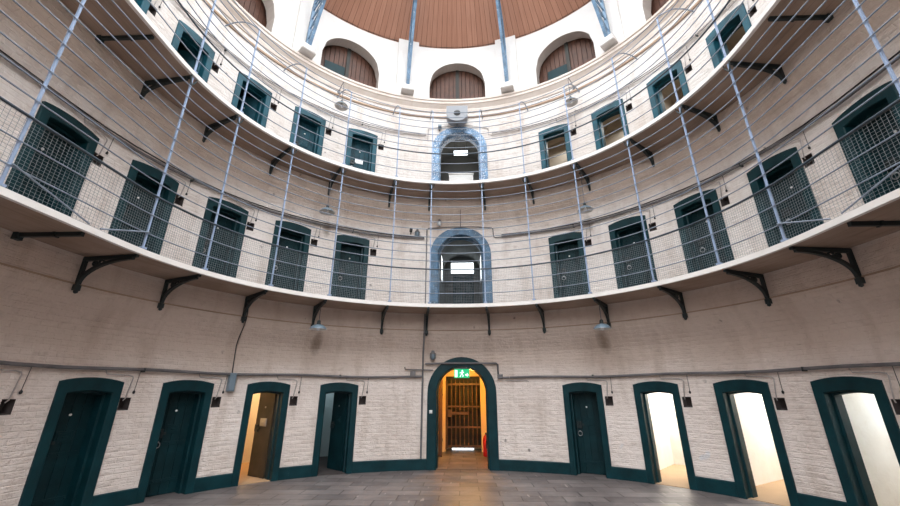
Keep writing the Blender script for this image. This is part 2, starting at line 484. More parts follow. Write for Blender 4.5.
mb = MB()                                   # far wall behind the viewpoint, up to the roof slope
WX, WZ0, WZ1 = 4.6, 7.0, 11.8
y = -BACK
for q in ([(-R,0),(R,0),(R,WZ0),(-R,WZ0)], [(-R,WZ0),(-WX,WZ0),(-WX,WZ1),(-R,WZ1)], [(WX,WZ0),(R,WZ0),(R,WZ1),(WX,WZ1)], [(-R,WZ1),(R,WZ1),(R,TOPD),(SKR,SKZ),(-SKR,SKZ),(-R,TOPD)]):
    mb.face([(x, y, z) for x, z in q], 0, q)
struct(mb.build('wall_back', M['wall']))
mb = MB()                                   # glazing bars: an unseen end window added for low frontal light, then the roof light
for k in range(7): x = -WX + 2*WX*k/6; mb.box(x-.04, x+.04, y-.06, y+.06, WZ0, WZ1)
for k in range(5): z = WZ0 + (WZ1-WZ0)*k/4; mb.box(-WX, WX, y-.05, y+.05, z-.04, z+.04)
struct(mb.build('window_6', M['fascia']))
mb = MB()
for k in range(9): yy = -BACK + (BACK+SKR-.6)*k/8; mb.box(-SKR, SKR, yy-.03, yy+.03, SKZ, SKZ+.10)
for k in range(5): x = -SKR + 2*SKR*k/4; mb.box(x-.03, x+.03, -BACK, SKR*.3, SKZ+.01, SKZ+.09)
struct(mb.build('window_7', M['rib']))
mb = MB()
pts = [P(-TE + 2*TE*k/120, R+.5) for k in range(121)]
mb.face([(x, y, 0) for x, y, z in reversed(pts)]); struct(mb.build('floor', M['floor']))

# mouldings
mb = MB(); sweep(mb, [(R+.02, 9.62), (R-.03, 9.62), (R-.05, 9.70), (R-.05, 9.74), (R-.13, 9.84), (R-.16, 9.86), (R-.16, 9.93), (R-.19, 9.95), (R-.19, 10.01), (R+.02, 10.04)], -TE, TE, 2.0)
struct(mb.build('trim_1', M['cornice']))
mb = MB(); sweep(mb, [(R+.01, 9.42), (R-.035, 9.42), (R-.045, 9.45), (R-.035, 9.48), (R+.01, 9.48)], -TE, TE, 2.0)
struct(mb.build('trim_2', M['stringc']))
mb = MB(); sweep(mb, [(R-.26, 2.985), (R-.285, 2.99), (R-.285, 3.008), (R-.26, 3.015)], -TE, TE, 2.0)
struct(mb.build('trim_3', M['stringc']))
RIBS = [-16.5, 16.5, -49, 49, -83, 83]
ti = 4
for a in RIBS:                               # flat pilaster behind each rib
    mb = MB(); c = D(a); hw = .33/R
    sweep(mb, [(R+.01, TOPW+.02), (R-.07, TOPW+.02), (R-.07, TOPD+.10), (R+.01, TOPD+.10)], c-hw, c+hw, 1.5)
    struct(mb.build('trim_%d' % ti, M['drum'])); ti += 1
# painted skirting between the ground-floor openings
def skirting(name, sg):
    mb = MB(); stops = []
    edges = [(-D(.0)+sg*(AW/R) + D(ATH))]
    for i in range(4): edges += [D(sg*DTH[i]) - sg*DW/2/R, D(sg*DTH[i]) + sg*DW/2/R]
    edges.append(sg*TE)
    for k in range(0, len(edges), 2):
        a, b = sorted((edges[k], edges[k+1]))
        sweep(mb, [(R+.02, 0), (R-.028, 0), (R-.028, .205), (R-.018, .22), (R+.02, .22)], a, b, 2.0)
    return struct(mb.build(name, M['green']))
skirting('baseboard_left', -1); skirting('baseboard_right', 1)

# ------------------------------------------------------------------ doors
DOORN = [0]
def next_door(): DOORN[0] += 1; return 'door_%d' % DOORN[0]
def seg_arch(hw, zc, rise, n=8):
    """outline of a segmental-headed opening, from bottom left up and over to bottom right"""
    rad_ = (hw*hw + rise*rise)/(2*rise); zc0 = zc + rise - rad_; a = math.asin(hw/rad_)
    return [(-hw, 0)] + [(rad_*sin(-a + 2*a*k/n), zc0 + rad_*cos(-a + 2*a*k/n)) for k in range(n+1)] + [(hw, 0)]
def round_arch(hw, za, n=20):
    zs = za - hw
    return [(-hw, 0)] + [(-hw*cos(pi*k/n), zs + hw*sin(pi*k/n)) for k in range(n+1)] + [(hw, 0)]
def frame_mb(outer, inner, stop, depth):
    """painted surround: a raised band, a deep lining and a rebate"""
    mb = MB(); n = len(outer)
    rows = [(outer, .02), (outer, -.026), ([(x*.985, z if z < .01 else z-.008) for x, z in outer], -.034), ([(x*1.03, z if z < .01 else z+.008) for x, z in inner], -.034), (inner, -.024), (inner, .11), (stop, .115), (stop, depth)]
    for (p, y), (q, y2) in zip(rows[:-1], rows[1:]):
        for k in range(n-1):
            mb.face([(p[k][0], y, p[k][1]), (q[k][0], y2, q[k][1]), (q[k+1][0], y2, q[k+1][1]), (p[k+1][0], y, p[k+1][1])])
    # back plate closing the wall thickness round the lining
    p = [(x*1.35, z if z < .01 else z+.12) for x, z in inner]
    for k in range(n-1):
        mb.face([(stop[k][0], depth, stop[k][1]), (p[k][0], depth, p[k][1]), (p[k+1][0], depth, p[k+1][1]), (stop[k+1][0], depth, stop[k+1][1])])
    mb.v = [(x, y - x*x/10.6 if y < .2 else y, z) for x, y, z in mb.v]      # bent to the curve of the wall
    return mb
MESH = {}
def cached(key, fn, name, mats, parent, loc=(0,0,0), rz=0.0):
    if key not in MESH: MESH[key] = fn().mesh(name, mats if isinstance(mats, (list, tuple)) else [mats])
    return link(name, MESH[key], parent, loc, rz)

def leaf_mb(w, h, t=.05):
    mb = MB(); n = 4; pw = w/n                     # hinge edge at x=0, runs to +x, front face at y=0
    mb.box(0, w, .012, t, 0, h)
    for k in range(n): mb.box(k*pw+.004, (k+1)*pw-.004, 0, .014, .004, h-.004, bev=.004)
    for z in (.18, h*.5-.06, h-.24):               # riveted iron straps
        mb.box(.01, w-.01, -.008, 0, z, z+.06, bev=.003)
        for q in range(5):
            x = .04 + (w-.08)*q/4
            mb.lathe_y([(.0,-.016),(.010,-.014),(.013,-.008)], 8, c=(x, 0, z+.03))
    return mb
def hatch_mb():
    mb = MB(); mb.box(-.11, .11, -.014, 0, -.075, .075, bev=.004)
    mb.box(-.085, .085, -.022, -.014, -.05, .05, bev=.004); mb.box(-.03, .03, -.034, -.022, -.012, .012, bev=.004); return mb
def spy_mb():
    mb = MB(); mb.lathe_y([(0,-.012),(.014,-.012),(.019,-.006),(.019,0)], 14); return mb
def lock_mb():
    mb = MB(); mb.box(-.055, .055, -.03, 0, -.07, .07, bev=.006); mb.lathe_y([(0,-.05),(.016,-.048),(.018,-.03)], 12, c=(.02,0,.02))
    mb.box(.055, .10, -.022, -.006, -.02, .02); return mb
def ring_mb():
    mb = MB(); mb.tube([(.045*cos(q*pi/6), -.02, .045*sin(q*pi/6)-.045) for q in range(13)], .008, 6); mb.box(-.015,.015,-.03,0,-.012,.012); return mb

LEAFS = {0: ('green', 'greenleaf'), 1: ('green', 'greenleaf'), 2: ('teal', 'tealleaf')}
def make_door(lev, a, label, state='closed', hinge=1, ang=0, leafmat=None, hatch=None, group=None):
    zf, zt = LV[lev]; h = zt - zf
    root = empty(next_door(), P(D(a), R, zf), rotz(D(a)))
    tag(root, label, 'door', group, 'structure')
    fm, lm = LEAFS[lev]; lm = leafmat or lm; hatch = hatch or lm
    hw = DW/2; hi = hw - BAND
    outer = seg_arch(hw, h, .06); inner = seg_arch(hi, h-.16, .035); stop = seg_arch(hi-.03, h-.185, .032)
    cached(('frame', lev), lambda: frame_mb(outer, inner, stop, .26), 'door_frame', M[fm], root)
    w, hl = 2*hi - .02, h - .13
    if state == 'closed': loc, rz = (-w/2, .262, .002), 0.0
    else:
        if hinge > 0: loc, rz = (w/2, .27, .01), pi - rad(ang)   # hung on the right, swung into the cell
        else: loc, rz = (-w/2, .27, .01), rad(ang)
    leaf = cached(('leaf', lev, lm), lambda: leaf_mb(w, hl), 'door_leaf', M[lm], root, loc, rz)
    front = 0
    if state == 'open' and hinge > 0:              # show the fittings on the side turned to the hall
        cached(('hatchb', hatch), lambda: hatch_mb(), 'hatch', M[hatch], leaf, (w*.5, .05, hl*.62), pi)
        cached('spyb', spy_mb, 'spyhole', M['steel'], leaf, (w*.5, .05, hl*.80), pi)
        cached('lockb', lock_mb, 'lock_plate', M['iron'], leaf, (w-.08, .05, hl*.55), pi)
    else:
        cached(('hatch', hatch), hatch_mb, 'hatch', M[hatch], leaf, (w*.5, -.002, hl*.62))
        cached('spy', spy_mb, 'spyhole', M['white'], leaf, (w*.5, -.002, hl*.80))
        cached('lock', lock_mb, 'lock_plate', M['iron'], leaf, (w*.12+.02, -.002, hl*.58))
        cached('ring', ring_mb, 'handle', M['steel'], leaf, (w*.16, -.002, hl*.50))
    return root

CELLN = [0]
def make_cell(lev, a, wm, power, col, depth=2.5, fl='cellfloor', width=1.30, lamp_y=None, lx=0.0):
    zf, zt = LV[lev]; h = 2.25; hw = width/2; y0 = .258
    CELLN[0] += 1; k = CELLN[0]; base = P(D(a), R, zf); rz = rotz(D(a))
    mb = MB(); hi = DW/2 - BAND + .04; ht = zt - zf - .10
    mb.face([(-hw,y0,0),(-hw,depth,0),(-hw,depth,h),(-hw,y0,h)]); mb.face([(hw,depth,0),(hw,y0,0),(hw,y0,h),(hw,depth,h)])
    mb.face([(-hw,depth,0),(hw,depth,0),(hw,depth,h),(-hw,depth,h)])
    n = 10                                         # vaulted head
    for q in range(n):
        x0, x1 = -hw*cos(pi*q/n), -hw*cos(pi*(q+1)/n); z0_, z1_ = h+.22*sin(pi*q/n), h+.22*sin(pi*(q+1)/n)
        mb.face([(x0,y0,z0_),(x0,depth,z0_),(x1,depth,z1_),(x1,y0,z1_)])
        mb.face([(x0,depth,h),(x1,depth,h),(x1,depth,z1_),(x0,depth,z0_)]); mb.face([(x0,y0,h),(x1,y0,h),(x1,y0,z1_),(x0,y0,z0_)])
    y = y0
    mb.face([(-hw,y,0),(-hi,y,0),(-hi,y,h),(-hw,y,h)]); mb.face([(hi,y,0),(hw,y,0),(hw,y,h),(hi,y,h)])
    mb.face([(-hi,y,ht),(hi,y,ht),(hi,y,h),(-hi,y,h)])
    struct(mb.build('wall_cell_%d' % k, M[wm], None, base, rz))
    mb = MB(); mb.box(-hw, hw, .0, depth, -.02, .008)
    struct(mb.build('floor_cell_%d' % k, M[fl], None, base, rz))
    if power:
        ld = bpy.data.lights.new('cell_light', 'AREA'); ld.shape = 'RECTANGLE'; ld.size = .6*S; ld.size_y = .4*S; ld.energy = power; ld.color = col
        lo = bpy.data.objects.new('cell_light', ld); COL.objects.link(lo)
        t, nn = TN(D(a)); d = lamp_y or depth - .35
        lo.location = ((base[0]+nn[0]*d+t[0]*lx)*S, (base[1]+nn[1]*d+t[1]*lx)*S, (zf+2.1)*S)

ORD = ['first', 'second', 'third', 'fourth', 'fifth', 'sixth', 'seventh', 'eighth', 'ninth', 'tenth', 'eleventh', 'twelfth', 'thirteenth', 'fourteenth']
side = {-1: 'left', 1: 'right'}
FL = {0: 'on the ground floor', 1: 'on the lower gallery', 2: 'on the upper gallery'}
# ground floor
G = 'cell doors on the ground floor'
make_door(0, -DTH[3], 'closed dark green cell door at the far left of the ground floor', group=G)
make_door(0, -DTH[2], 'closed dark green cell door between the leftmost door and the orange-lit open cell', group=G)
make_door(0, -DTH[1], 'cell door ajar onto a warm orange-lit cell, dark brown leaf, ground floor', 'open', 1, 74, 'brownleaf', 'steel', group=G)
make_door(0, -DTH[0], 'cell door ajar onto a bluish grey cell, just left of the orange passage', 'open', 1, 68, group=G)
make_door(0, DTH[0], 'closed green cell door just right of the orange passage, with iron lock', group=G)
make_door(0, DTH[1], 'open cell doorway onto a bright white cell, nearest the closed right-hand door', 'open', 1, 97, 'brownleaf', group=G)
make_door(0, DTH[2], 'open cell doorway onto a bright white cell, middle of the three open on the right', 'open', 1, 97, 'brownleaf', group=G)
make_door(0, DTH[3], 'open cell doorway at the far right of the ground floor, in thick green jambs', 'open', 1, 97, group=G)
make_cell(0, -DTH[1], 'cell', 26, (1, .60, .26), lx=-.2)
make_cell(0, -DTH[0], 'cellgrey', 4.5, (.75, .92, 1), fl='niche')
for i, pw, lc in ((1, 60, (1,.97,.93)), (2, 52, (1,.97,.93)), (3, 34, (.9,.96,1))): make_cell(0, DTH[i], 'cell', pw, lc)
# lower gallery
G = 'cell doors on the lower gallery'
for sg in (-1, 1):
    for i, a in enumerate(DTH):
        make_door(1, sg*a, 'dark green cell door behind wire mesh, %s %s of the lower gallery arch' % (ORD[i], side[sg]), group=G)
# upper gallery
G = 'cell doors on the upper gallery'
for i, a in enumerate(DTH):
    if i in (2, 3):
        make_door(2, -a, 'half open teal cell door onto darkness, %s left of the upper gallery arch' % ORD[i], 'open', 1, 48, group=G)
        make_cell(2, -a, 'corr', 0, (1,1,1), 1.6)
    else:
        make_door(2, -a, 'closed teal cell door, %s left of the upper gallery arch' % ORD[i], hatch='steel' if i == 0 else None, group=G)
for i, a in enumerate(DTH[:4]):
    make_door(2, a, 'open teal cell doorway onto a dim beige cell, %s right of the upper gallery arch' % ORD[i], 'open', 1, 97, group=G)
    make_cell(2, a, 'cellcream', 5 if i < 3 else 2.5, (1, .97, .92), 1.5)

# ------------------------------------------------------------------ central arches
def arch_frame(lev, m, label):
    zb, za = ARCH[lev]; h = za - zb
    root = empty(next_door(), P(D(ATH), R, zb), rotz(D(ATH))); tag(root, label, 'doorway', None, 'structure')
    hi = AW - AB
    frame_mb(round_arch(AW, h), round_arch(hi, h-AB), round_arch(hi-.02, h-AB-.02), .3).build('door_frame', M[m], root)
    return root
def local(lev, x, y, z):
    zb = ARCH[lev][0]; b = P(D(ATH), R, zb); t, n = TN(D(ATH))
    return (b[0]+t[0]*x+n[0]*y, b[1]+t[1]*x+n[1]*y, zb+z)
def passage(lev, hw, h, d, m, fm, y0=.295):
    b = local(lev, 0, 0, 0); rz = rotz(D(ATH)); mb = MB(); n = 12
    for sx in (-1, 1): mb.face([(sx*hw,y0,0),(sx*hw,d,0),(sx*hw,d,h),(sx*hw,y0,h)])
    for q in range(n):
        x0, x1 = -hw*cos(pi*q/n), -hw*cos(pi*(q+1)/n); za, zb_ = h+hw*.7*sin(pi*q/n), h+hw*.7*sin(pi*(q+1)/n)
        mb.face([(x0,y0,za),(x0,d,za),(x1,d,zb_),(x1,y0,zb_)])
        mb.face([(x0,y0,h),(x1,y0,h),(x1,y0,zb_),(x0,y0,za)][::1]) if False else None
    # end wall
    mb.face([(-hw,d,0),(hw,d,0)] + [(hw*cos(pi*q/n), d, h+hw*.7*sin(pi*q/n)) for q in range(n+1)])
    # mouth wall around the lining
    zb, za_ = ARCH[lev]; H = za_-zb; hi = AW-AB-.0
    ia = round_arch(hi+.02, H-AB+.02)
    top = h+hw*.7+.1
    mb.face([(-hw,y0,0),(ia[0][0],y0,0),(ia[1][0],y0,ia[1][1]),(-hw,y0,ia[1][1])]); mb.face([(hw,y0,0),(ia[-1][0],y0,0),(ia[-2][0],y0,ia[-2][1]),(hw,y0,ia[-2][1])])
    for p, q in zip(ia[1:-2], ia[2:-1]): mb.face([(p[0],y0,p[1]),(q[0],y0,q[1]),(q[0],y0,top),(p[0],y0,top)])
    for sx in (0, -1):
        p = ia[1] if sx == 0 else ia[-2]; xx = -hw if sx == 0 else hw
        mb.face([(xx,y0,p[1]),(p[0],y0,p[1]),(p[0],y0,top),(xx,y0,top)])
    struct(mb.build('wall_passage_%d' % (lev+1), M[m], None, b, rz))
    mb = MB(); mb.box(-hw, hw, .0, d, -.02, .006); struct(mb.build('floor_passage_%d' % (lev+1), M[fm], None, b, rz))

arch_frame(0, 'green', 'dark green round arch framing the orange-lit passage at ground level')
arch_frame(1, 'midblue', 'worn blue round arch in the middle of the lower gallery, bright window behind')
arch_frame(2, 'peelblue', 'peeling pale blue round arch in the middle of the upper gallery')
AZ = rotz(D(ATH))
# ground passage
passage(0, .74, 1.75, 3.3, 'passage', 'floor')
mb = MB(); gw = .52                          # cross wall holding the gate
for sx in (-1, 1): mb.box(min(sx*gw, sx*.74), max(sx*gw, sx*.74), 2.66, 2.86, 0, 2.14)
mb.box(-gw, gw, 2.66, 2.86, 2.06, 2.75)
for sx in (-1, 1): mb.box(min(sx*gw, sx*.74), max(sx*gw, sx*.74), 2.66, 2.86, 2.14, 2.6)
struct(mb.build('wall_gate', M['passage'], None, local(0,0,0,0), AZ))
root = empty('iron_gate', local(0, .03, 2.72, 0), AZ); tag(root, 'brown barred iron gate closing the orange-lit passage', 'gate')
for k in range(9):
    mb = MB(); x = -.50 + 1.0*k/8
    mb.tube([(x, 0, .10), (x, 0, 1.86), (x, 0, 1.97)], [.018, .018, .004], 8); mb.build('bar', M['rust'], root)
for z, hh in ((.12,.05),(.62,.045),(1.18,.045),(1.80,.055)):
    mb = MB(); mb.box(-.53, .53, -.03, -.012, z, z+hh); mb.build('cross_rail', M['rust'], root)
for sx in (-1, 1):
    mb = MB(); mb.box(sx*.535-.02, sx*.535+.02, -.025, .025, .06, 1.92); mb.build('stile', M['rust'], root)
mb = MB(); mb.box(-.44, .12, -.06, -.03, .98, 1.06, bev=.006); mb.box(-.5, -.36, -.07, -.03, .92, 1.12, bev=.006); mb.build('lock_bolt', M['rust'], root)
root = empty('wooden_door', local(0, -.60, 1.7, 0), AZ); tag(root, 'dark brown timber door standing open against the left wall of the passage', 'door')
mb = MB()
for k in range(4): mb.box(-.06, 0, k*.21, k*.21+.205, .03, 1.95)
mb.build('door_leaf', M['wood'], root)
for z in (.3, 1.5):
    mb = MB(); mb.box(0, .012, .02, .82, z, z+.06); mb.build('hinge_strap', M['iron'], root)
mb = MB(); mb.box(0, .04, .0, .06, .0, 2.0); mb.build('stile', M['rust'], root)
mb = MB(); mb.box(-.34, .30, 3.06, 3.07, 0.006, .05); struct(mb.build('window_1', M['dim_glow'], None, local(0,0,0,0), AZ))  # glowing strip standing in for daylight under the back door
mb = MB(); mb.box(-.68, .68, 3.00, 3.04, .075, 2.3)
for k in range(6): mb.box(-.66+k*.22, -.66+k*.22+.212, 2.985, 3.00, .075, 2.28)
tag(mb.build('back_door', M['darkwood'], None, local(0,0,0,0), AZ), 'dark plank door behind the iron gate, light showing under it', 'door')
root = empty('exit_sign', local(0, -.0, .13, 2.015), AZ); tag(root, 'lit green emergency exit sign with running man under the ground floor arch', 'sign')
mb = MB(); mb.box(-.20, .20, -.045, .045, .115, .20, bev=.008); mb.build('housing', M['grey'], root)
mb = MB(); mb.box(-.185, .185, -.015, .015, -.09, .115, bev=.004); mb.build('panel', M['sign'], root)
mb = MB(); y0, y1 = -.020, -.014
mb.box(-.165, -.105, y0, y1, -.07, .09)                                   # doorway bar
mb.lathe_y([(0,y0),(.017,y0),(.017,y1)], 12, c=(.015,0,.075))            # running figure
mb.prism([(-.005,.05),(.03,.055),(.02,-.005),(-.015,.0)], y0, y1); mb.prism([(-.015,.0),(.0,.003),(-.03,-.07),(-.05,-.07)], y0, y1)
mb.prism([(.005,.0),(.02,-.005),(.045,-.03),(.03,-.07),(.015,-.07),(.025,-.035)], y0, y1); mb.prism([(-.005,.05),(0,.035),(-.045,.015),(-.05,.027)], y0, y1)
mb.prism([(.03,.055),(.06,.03),(.05,.02),(.025,.04)], y0, y1)
mb.prism([(.085,-.005),(.125,-.005),(.125,.03),(.165,-.02),(.125,-.07),(.125,-.035),(.085,-.035)], y0, y1)   # arrow
mb.build('pictogram', M['signw'], root)
mb = MB(); mb.lathe_y([(0,-.06),(.022,-.055),(.024,-.045)], 12, c=(.12,0,.16)); mb.build('lamp_button', M['white'], root)
root = empty('fire_extinguisher', local(0, .615, 1.75, 0.0), AZ); tag(root, 'red fire extinguisher on the passage floor behind the right jamb', 'fire extinguisher')
mb = MB(); mb.lathe([(0,.02),(.085,.02),(.09,.04),(.09,.42),(.07,.49),(.03,.53),(.03,.55),(0,.55)], 20); mb.build('cylinder', M['red'], root)
mb = MB(); mb.box(-.02,.02,-.09,.02,.56,.59); mb.box(-.025,.025,-.03,.03,.545,.575); mb.build('valve', M['dark'], root)
mb = MB(); mb.tube([(0,-.04,.56),(0,-.12,.52),(0,-.125,.38),(0,-.11,.22)], .014, 8); mb.build('hose', M['dark'], root)
def point(name, loc, e, col, r=.08):
    ld = bpy.data.lights.new(name, 'POINT'); ld.energy = e; ld.color = col; ld.shadow_soft_size = r*S
    o = bpy.data.objects.new(name, ld); COL.objects.link(o); o.location = tuple(c*S for c in loc); return o
point('passage_light', local(0, .1, 1.35, 2.0), 75, (1, .55, .12))
# lower gallery passage
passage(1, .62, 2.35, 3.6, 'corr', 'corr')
root = struct(empty('window_2', local(1, .02, 3.57, 2.12), AZ))
mb = MB(); mb.box(-.40, .40, -.01, .01, 0, .40); mb.build('pane', M['daylight'], root)
mb = MB(); mb.box(-.45,.45,-.04,.0,-.05,0); mb.box(-.45,.45,-.04,0,.40,.45); mb.box(-.45,-.40,-.04,0,0,.40); mb.box(.40,.45,-.04,0,0,.40); mb.build('window_frame', M['corr'], root)
for k, sx in enumerate((-1, 1)):  # side panes made to glow in place of light falling on the jambs
    root = struct(empty('window_%d' % (3+k), local(1, sx*.61, 1.7, 1.35), AZ))
    mb = MB(); mb.box(-.01, .01, -.26, .26, 0, .75); mb.build('pane', M['dim_glow'], root)
    mb = MB(); mb.box(-.012,.012,-.30,-.26,-.04,.79); mb.box(-.012,.012,.26,.30,-.04,.79); mb.box(-.012,.012,-.3,.3,-.05,0); mb.box(-.012,.012,-.3,.3,.75,.80); mb.build('window_frame', M['corr'], root)
root = empty('panelled_door', local(1, .05, 3.50, 0), AZ); tag(root, 'dark green panelled double door under the bright window beyond the lower arch', 'door')
for sx in (-1, 1):
    mb = MB(); mb.box(min(sx*.005, sx*.36), max(sx*.005, sx*.36), 0, .06, .01, 2.04)
    for z in (.12, 1.08): mb.box(min(sx*.06, sx*.31), max(sx*.06, sx*.31), -.015, 0, z, z+.85, bev=.01)
    mb.build('door_leaf', M['green'], root)
# upper gallery passage
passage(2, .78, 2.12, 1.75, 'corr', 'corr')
root = empty('passage_lamp', local(2, .03, .85, 2.13), AZ); tag(root, 'lit box lamp hanging inside the upper gallery arch', 'lamp')
mb = MB(); mb.box(-.22, .22, -.06, .06, 0, .10, bev=.01); mb.build('diffuser', M['dim_glow'], root)
mb = MB(); mb.box(-.23, .23, -.07, .07, .10, .13); mb.tube([(-.15,0,.13),(-.15,0,.44)], .008, 6); mb.tube([(.15,0,.13),(.15,0,.44)], .008, 6); mb.build('housing', M['grey'], root)
point('passage_light', local(2, .03, .95, 2.05), 9, (1, .93, .85), .05)
mb = MB(); mb.box(-.33, .40, .60, .64, 0.008, 1.24); mb.box(-.35,.42,.58,.66,1.24,1.27)
tag(mb.build('low_screen', M['cell'], None, local(2,0,0,0), AZ), 'pale low panel standing inside the upper gallery arch', 'screen')

# ------------------------------------------------------------------ wall niches
def niche_mb():
    mb = MB(); w, h, d = .085, .19, .13
    f = [(-w,-.002,0),(w,-.002,0),(w,-.002,h),(-w,-.002,h)]; b = [(-w*.7,d,.03),(w*.7,d,.03),(w*.7,d,h-.02),(-w*.7,d,h-.02)]
    for k in range(4):
        j = (k+1) % 4; mb.face([f[k], f[j], b[j], b[k]])
    mb.face(b)
    return mb
for lev in (0, 1, 2):
    for sg in (-1, 1):
        for i, a in enumerate(DTH):
            if sg == 1 and i == 4: continue
            if lev == 0 and sg == -1 and i == 4: lb = 'small dark square recess at the extreme left edge of the ground floor wall'
            else: lb = 'small dark recess by the %s cell door %s of the arch, %s' % (ORD[i], side[sg], {0: 'ground floor', 1: 'lower gallery', 2: 'upper gallery'}[lev])
            o = cached('niche', niche_mb, 'wall_niche', M['niche'], None, P(D(sg*a+5.55), R, NICHE[lev]-.005), rotz(D(sg*a+5.55)))
            tag(o, lb, 'niche', 'small recesses beside the cell doors')

# ------------------------------------------------------------------ galleries, brackets and railings
PTH = [-122, -103.5, -84, -69.8, -53.3, -37.5, -20.3, -8.6, 7.9, 22.0, 37.6, 54.2, 69.8, 84, 103.5, 122]
TG = TE - .01
for lev, zf, nm in ((1, Z1, 'lower'), (2, Z2, 'upper')):
    root = empty('gallery_walkway', (0, 0, zf)); tag(root, 'curved %s gallery walkway with white edge and brown stained underside' % nm, 'gallery')
    mb = MB(); sweep(mb, [(RG+.03, -.068), (R+.03, -.068), (R+.03, -.004), (RG+.03, -.004)], -TG, TG, 2.0); mb.build('deck', M['soffit'], root)
    mb = MB(); sweep(mb, [(RG-.01, -.078), (RG+.045, -.078), (RG+.045, -.002), (RG-.01, -.002)], -TG, TG, 2.0); mb.build('edge_beam', M['fascia'], root)

def bracket_mb(leg=.55):
    """cast iron cantilever: arm under the deck, leg on the wall, curved strut with scroll; y=0 on the wall, arm runs to -y"""
    mb = MB(); L = R - .275 - RG - .06; x0, x1 = -.022, .022
    mb.prism_x([(0,-.0),(0,-.06),(-L*.5,-.05),(-L,-.035),(-L,0)], x0, x1)
    mb.prism_x([(0,-.0),(-.05,-.0),(-.045,-leg),(0,-leg)], x0, x1)
    path = []
    for k in range(13):                      # quarter-ellipse strut
        q = k/12*pi/2; path.append((-.03 - (L*.9)*(1-cos(q)), -leg+.03 + (leg-.08)*sin(q)))
    mb.ribbon(path, .05, .035, x0, x1)
    return mb
def scroll_mb():
    mb = MB(); pts = []
    for k in range(22):
        q = k/21*3.6*pi; r = .012 + .05*(k/21); pts.append((-.20 + r*.8*cos(q), -.105 + r*.8*sin(q)))
    mb.ribbon(pts, .018, .018, -.012, .012)
    pts = [(-.30 - .04*cos(k/10*2*pi), -.085+.028*sin(k/10*2*pi)) for k in range(11)]
    mb.ribbon(pts, .016, .016, -.012, .012); return mb
def foot_mb(s=1.0):
    mb = MB(); mb.box(-.036*s, .036*s, -.065*s, 0, -.06*s, .02*s, bev=.01*s); mb.lathe([(0,-.105*s),(.026*s,-.09*s),(.028*s,-.06*s)], 12, c=(0,-.034*s,0)); return mb
for lev, zf, leg in ((1, Z1, .42), (2, Z2, .31)):
    proto = None
    vis = [a for a in PTH if abs(a) < 110]
    for k, a in enumerate(vis):
        if proto is None:
            o = empty('gallery_bracket', (0,0,0))
            bracket_mb(leg).build('bracket_arm', M['iron'], o); scroll_mb().build('scroll', M['iron'], o); foot_mb(1.0 if lev == 1 else .6).build('foot', M['iron'], o, (0, 0, -leg)); proto = o
        else: o = dup(proto)
        o.location = tuple(c*S for c in P(D(a), R-.276, zf-.077)); o.rotation_euler = (0, 0, rotz(D(a)))
        n = len(vis)//2
        sd, i = ('left', n-1-k) if k < n else ('right', k-n)
        tag(o, 'black cast-iron bracket under the %s gallery, %s %s of the centre' % ('lower' if lev == 1 else 'upper', ORD[i], sd), 'bracket', 'brackets under the %s gallery' % ('lower' if lev == 1 else 'upper'))

for lev, zf, nm in ((1, Z1, 'lower'), (2, Z2, 'upper')):
    for sg in (-1, 1):
        a = D(sg*93.6); o = empty('support_bar', P(a, R-.276, zf-.070), rotz(a))
        tag(o, 'straight iron bar under the %s gallery at the far %s, where no leg is fitted' % (nm, side[sg]), 'bracket', 'straight bars under the galleries')
        mb = MB(); L = R-.276-RG-.08; mb.box(-.022, .022, -L, 0, -.05, 0); mb.box(-.035, .035, -L*.62, -L*.58, -.058, 0); mb.build('bar', M['iron'], o)
        mb = MB(); mb.box(-.04, .04, -.07, 0, -.085, 0, bev=.01); mb.build('foot', M['iron'], o)
RW = RG + .03
def rail_path(z, th0, th1, r=RW, step=2.5):
    n = int((th1-th0)/D(step)); return [P(th0+(th1-th0)*k/n, r, z) for k in range(n+1)]
TR = D(128)
ZR1 = [3.70-Z1, 3.98-Z1, 4.47-Z1, 4.67-Z1, 4.87-Z1, 5.07-Z1, 5.27-Z1, 5.47-Z1, 5.67-Z1, 5.88-Z1, 6.10-Z1, 6.31-Z1]
ZR2 = [6.86-Z2, 7.12-Z2, 7.60-Z2, 7.80-Z2, 8.0-Z2, 8.2-Z2, 8.4-Z2, 8.57-Z2, 8.73-Z2]
